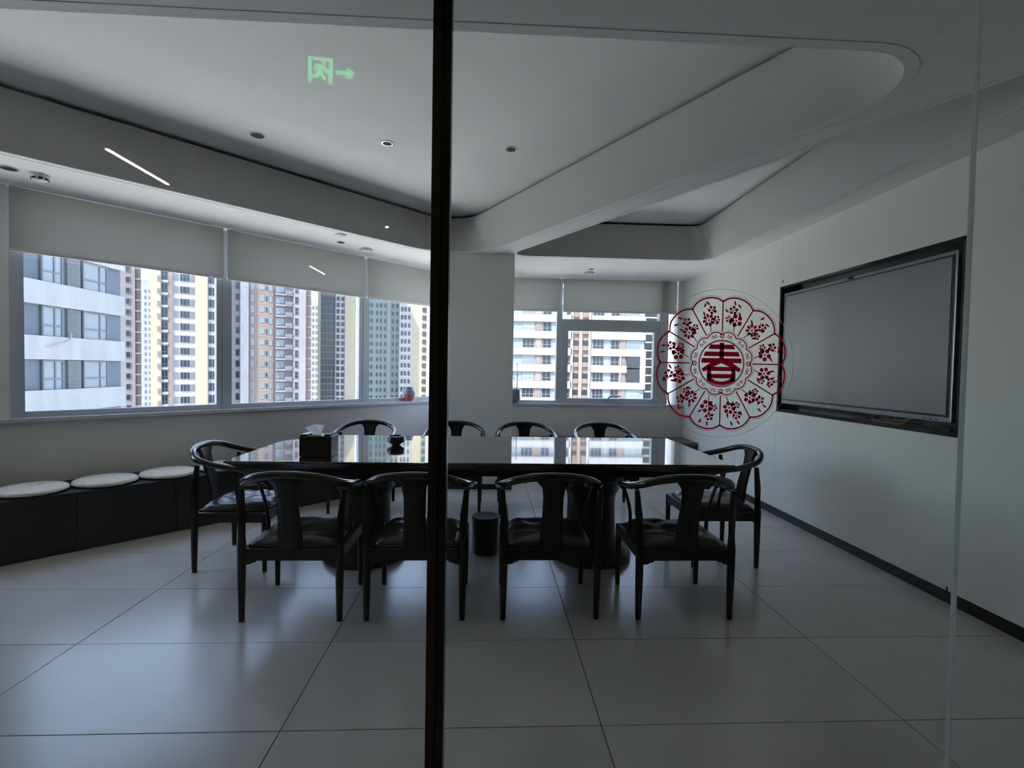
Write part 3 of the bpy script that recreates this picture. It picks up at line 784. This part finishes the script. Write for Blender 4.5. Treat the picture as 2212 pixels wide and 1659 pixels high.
# mauve tower behind it
b = bld('mauve_tower', (0, 150, 0), 'tall mauve tower with one column of small windows beside the office block', xc=-104)
part('wall', b, C_mauve, (-116, -103.0, 0, 22, ZB, 62))
part('balcony_edge', b, C_brown, (-103.0, -101.3, .5, 20, ZB, 62))
for k in range(22):
    z = -22+3.1*k; win(b, -105.7, -104.3, z, 1.7, (), (), .15, C_frame, C_glassd)
grid('balcony_slab', b, C_mauve, [-103.0], -24, 60, 3.1, 1.75, .5, .1, .5)
# far pale towers closing the gaps
b = bld('pale_tower', (0, 262, 0), 'small far pale tower in the narrow sky gap of the leftmost window', xc=-175)
part('wall', b, C_pale, (-180, -170.5, 0, 20, ZB, 41.5)); part('roof_cap', b, C_pale, (-178, -173, 3, 14, 41.5, 44))
grid('window_rows', b, C_grey, [-175.4, -173.2, -171.8], -30, 39, 3.2, .9, 1.5)
b = bld('pale_tower', (0, 264, 0), 'small far pale tower in the narrow sky gap of the middle window', xc=-91)
part('wall', b, C_pale, (-95, -87.2, 0, 20, ZB, 33.5)); part('roof_cap', b, C_pale, (-94, -90, 3, 14, 33.5, 36))
grid('window_rows', b, C_grey, [-94, -92.2, -90.4, -88.7], -30, 31, 3.2, 1.0, 1.5)
# cream residential tower in the leftmost window
b = bld('cream_tower', (0, 126, 0), 'bright cream and white residential tower with dark windows in the leftmost window', xc=-75)
part('wall', b, C_white, (-82.8, -66.9, 0, 18, ZB, 56))
part('pier', b, C_cream, (-82.9, -80.4, -.6, .2, ZB, 57)); part('pier', b, C_brown, (-78.7, -77.7, -.3, .2, ZB, 57))
part('pier', b, C_cream, (-72.3, -69.3, -.5, .2, ZB, 57))
for k in range(18):
    z = -17.5+3.0*k
    win(b, -80.3, -78.8, z, 2.2, (.5,), (.3,), .12); win(b, -75.9, -73.5, z, 1.75, (.3, .7), (), .12)
    win(b, -69.1, -67.3, z, 2.1, (.5,), (), .12)
    part('ledge', b, C_white, (-80.4, -78.7, -.5, 0, z-.6, z-.15)); part('ledge', b, C_grey, (-73.3, -72.4, -.06, 0, z, z+1.7)); part('ledge', b, C_grey, (-77.3, -76.2, -.06, 0, z, z+1.7))
grid('balcony_rows', b, C_grey, [-81.2], -18, 54, 3.0, .9, 1.2, -.75, .2)
# brown tower in the middle window
b = bld('brown_tower', (0, 140, 0), 'broad brown and grey residential tower filling the middle window', xc=-60)
part('wall', b, C_brown, (-66.0, -59.4, 0, 16, ZB, 50)); part('wall', b, C_mauve, (-74.5, -68.2, .3, 16, ZB, 50))
part('pier', b, C_white, (-68.2, -66.0, -.8, 16, ZB, 50)); part('wall', b, C_grey, (-59.4, -54.0, .4, 16, ZB, 50))
part('wall', b, C_mauve, (-54.0, -50.6, -.4, 16, ZB, 50)); part('wall', b, C_brown, (-50.6, -49.1, .6, 15, ZB, 50))
for k in range(17):
    z = -20.2+2.98*k
    win(b, -69.6, -68.4, z, 1.9, (), (), .12, C_frame, C_glassd, .3)
    win(b, -65.5, -64.5, z, 1.9, (), (), .10, C_framew, C_glassb); win(b, -63.1, -61.9, z+.3, 1.5, (.5,), (), .10, C_framew, C_glassb); win(b, -61.5, -60.9, z+.3, 1.3, (), (), .10, C_frame, C_glassd)
    win(b, -60.6, -59.7, z, 1.9, (), (), .10, C_frame, C_glassb)
    win(b, -58.4, -56.5, z, 1.8, (.3, .7), (.3,), .12, C_framew, C_glassb, .4); win(b, -53.6, -52.6, z, 2.0, (), (.5,), .1, C_frame, C_glassd, -.4)
    part('ledge', b, C_mauve, (-58.8, -54.0, -.5, .45, z-.8, z-.4)); part('balcony', b, C_grey, (-56.2, -54.2, -.7, .45, z-.4, z+.5))
    part('ledge', b, C_pink, (-66.0, -59.4, -.05, 0, z-.55, z-.42)); part('ledge', b, C_mauve, (-50.6, -49.1, .3, .6, z-.5, z))
# glassy tower with the cream flank
b = bld('grid_tower', (0, 160, 0), 'grid-windowed tower with a plain cream flank in the middle window', xc=-48)
part('wall', b, C_grey, (-54.0, -48.6, 0, 18, ZB, 62)); part('wall', b, C_white, (-48.6, -45.6, -.5, 18, ZB, 62)); part('wall', b, C_cream, (-45.6, -42.2, -.9, 18, ZB, 62))
part('pier', b, C_cream, (-54.1, -53.2, -.4, .3, ZB, 62))
grid('window_rows', b, C_glassd, [-53.0, -51.9, -50.8, -49.7], -30, 60, 2.0, .85, 1.5); grid('window_rows', b, C_glassd, [-48.3, -46.8], -30, 60, 2.0, 1.0, 1.3, -.65)
# pale teal slab and cream neighbour, window nearest the post
b = bld('teal_slab', (0, 190, 0), 'pale teal apartment slab with a dense grid of tiny windows', xc=-41)
part('wall', b, C_teal, (-49, -33.4, 0, 15, ZB, 60)); part('pier', b, C_white, (-38.2, -37.3, -.5, .2, ZB, 60))
grid('window_rows', b, C_glassd, [-47.5, -45.7, -44.6, -42.6, -41.2, -39.6, -36.7, -35.2], -40, 58, 2.9, .75, 1.5)
b = bld('cream_slab', (0, 186, 0), 'bright cream apartment slab beside the dark post', xc=-26)
part('wall', b, C_white, (-33.2, -28.6, 0, 15, ZB, 60)); part('wall', b, C_cream, (-28.6, -14, .2, 15, ZB, 60)); part('pier', b, C_white, (-23.2, -20, -.4, .2, ZB, 60))
grid('window_rows', b, C_glassd, [-32.6, -31.4, -30.0], -40, 58, 2.95, .8, 1.6); grid('window_rows', b, C_glassd, [-24.8], -40, 58, 2.95, 1.5, 1.7, -.1)
# white banded residential block in the back windows
b = bld('banded_block', (0, 90, 0), 'white banded residential block with pink balcony shaft filling the back windows')
part('wall', b, C_bluel, (3.3, 15.1, .3, 16, ZB, 30)); part('wall', b, C_bluel, (18.4, 28.6, .3, 16, ZB, 30)); part('wall', b, C_pink, (15.1, 18.4, .6, 16, ZB, 30))
part('wall', b, C_grey, (28.6, 31.3, 1.2, 16, ZB, 30)); part('pier', b, C_pink, (16.45, 17.05, .1, .7, ZB, 30)); part('pier', b, C_white, (14.95, 15.3, -.1, .5, ZB, 30)); part('pier', b, C_white, (18.2, 18.6, -.1, .5, ZB, 30))
for k in range(10):
    zt = 17.39-3.02*k; zw = zt-1.28-1.72     # band top, window bottom
    part('band', b, C_white, (3.2, 15.1, -.1, .4, zt-1.28, zt)); part('band', b, C_white, (18.5, 28.7, -.1, .4, zt-1.28, zt))
    win(b, 6.1, 8.25, zw, 1.7, (.33, .66), (.35,), .06, C_framew, (C_glassd, C_glassb, C_teal)[k % 3], .3)
    part('infill', b, (C_brown, C_pink)[k % 2], (8.5, 9.5, .15, .35, zw, zw+1.7))
    win(b, 9.75, 11.35, zw, 1.7, (.5,), (.35,), .06, C_framew, C_glassd, .3)
    win(b, 14.0, 14.9, zw, 1.7, (), (.35,), .09, C_framew, C_glassd, .3)
    for x0, x1 in ((15.3, 16.4), (17.1, 18.2)):
        part('balcony_opening', b, C_glassd, (x0, x1, .5, .62, zw+.55, zw+1.5)); part('balcony_front', b, C_brown, (x0, x1, .2, .6, zw-.35, zw+.5))
    win(b, 19.0, 21.05, zw, 1.7, (.33, .66), (.35,), .06, C_framew, C_glassd, .3); win(b, 22.35, 23.9, zw, 1.7, (.5,), (.35,), .06, C_framew, C_glassd, .3)
    part('infill', b, C_brown, (24.1, 25.1, .15, .35, zw, zw+1.7))
    if k in (4, 5): part('loggia', b, C_glassd, (25.3, 27.7, -.16, .3, zw-.6*(k == 4), zw+1.7+.9*(k == 5)))
    else: win(b, 25.3, 27.65, zw, 1.6, (.5,), (.4,), .09, C_framew, (C_teal, C_glassb)[k % 2], .3)
    for dz in (0, 1.51): part('slab', b, C_white, (28.7, 31.4, -.1, 1.3, zt-dz-.25, zt-dz)); part('railing', b, C_glassd, (28.8, 31.2, .8, 1.0, zt-dz-1.3, zt-dz-.3))
part('frame', b, C_white, (27.75, 28.75, -.2, .4, -2.0, 5.4)); part('frame', b, C_white, (24.0, 24.2, -.2, .4, -2.0, 5.4))
b = bld('pale_tower', (0, 210, 0), 'plain pale tower seen through the right half of the sticker')
part('wall', b, C_pale, (76, 92, 0, 20, ZB, 14)); grid('window_rows', b, C_grey, [77, 79, 81, 83, 85, 87], -30, 12, 3.1, 1.0, 1.5)

# ground and trees far below
g = MB().box(-700, 700, -60, 900, ZB-1, ZB).build('ground', mat('street_concrete', (.60, .59, .56), .9, noise=.2, nscale=.05)); struct(g, 'pale concrete street level far below', 'ground')
pr = MB().box(-17, 40, -30, 24, -6, -3.2).build('bounce_podium', mat('bounce_podium_pale', (.72, .69, .63), .9, noise=.1, nscale=.2)); struct(pr, 'added unseen pale light-bouncing roof below the windows', 'roof')  # added slab out of view, bounces sunlight up through the windows onto the ceiling
M_tree = mat('tree_green', (.06, .11, .04), .9, noise=.4, nscale=.6); M_trunk = mat('tree_trunk', (.10, .07, .05), .9)
def tree(x, y, h, label):
    t = empty('tree', (x, y, ZB)); tag(t, label, 'tree', 'trees between the far towers')
    MB().tube([(0, 0, 0), (.3, 0, h*.5), (0, .2, h*.8)], [.9, .6, .3], 8).build('trunk', M_trunk, t)
    bm = bmesh.new(); r = random.Random(int(x*7))
    for k in range(9):
        c = Vector((r.uniform(-.22, .22)*h, r.uniform(-.15, .15)*h, h*(.55+.4*r.random())))
        ret = bmesh.ops.create_icosphere(bm, subdivisions=2, radius=h*r.uniform(.12, .2), matrix=Matrix.Translation(c))
        for v in ret['verts']: v.co += (v.co-c).normalized()*r.uniform(-.025, .025)*h
    me = bpy.data.meshes.new('crown'); bm.to_mesh(me); bm.free(); link('crown', me, M_tree, t)
tree(-160, 235, 26, 'green tree crown at the foot of the towers in the leftmost window')
tree(-76, 215, 27, 'green tree crown at the foot of the grid tower in the middle window')
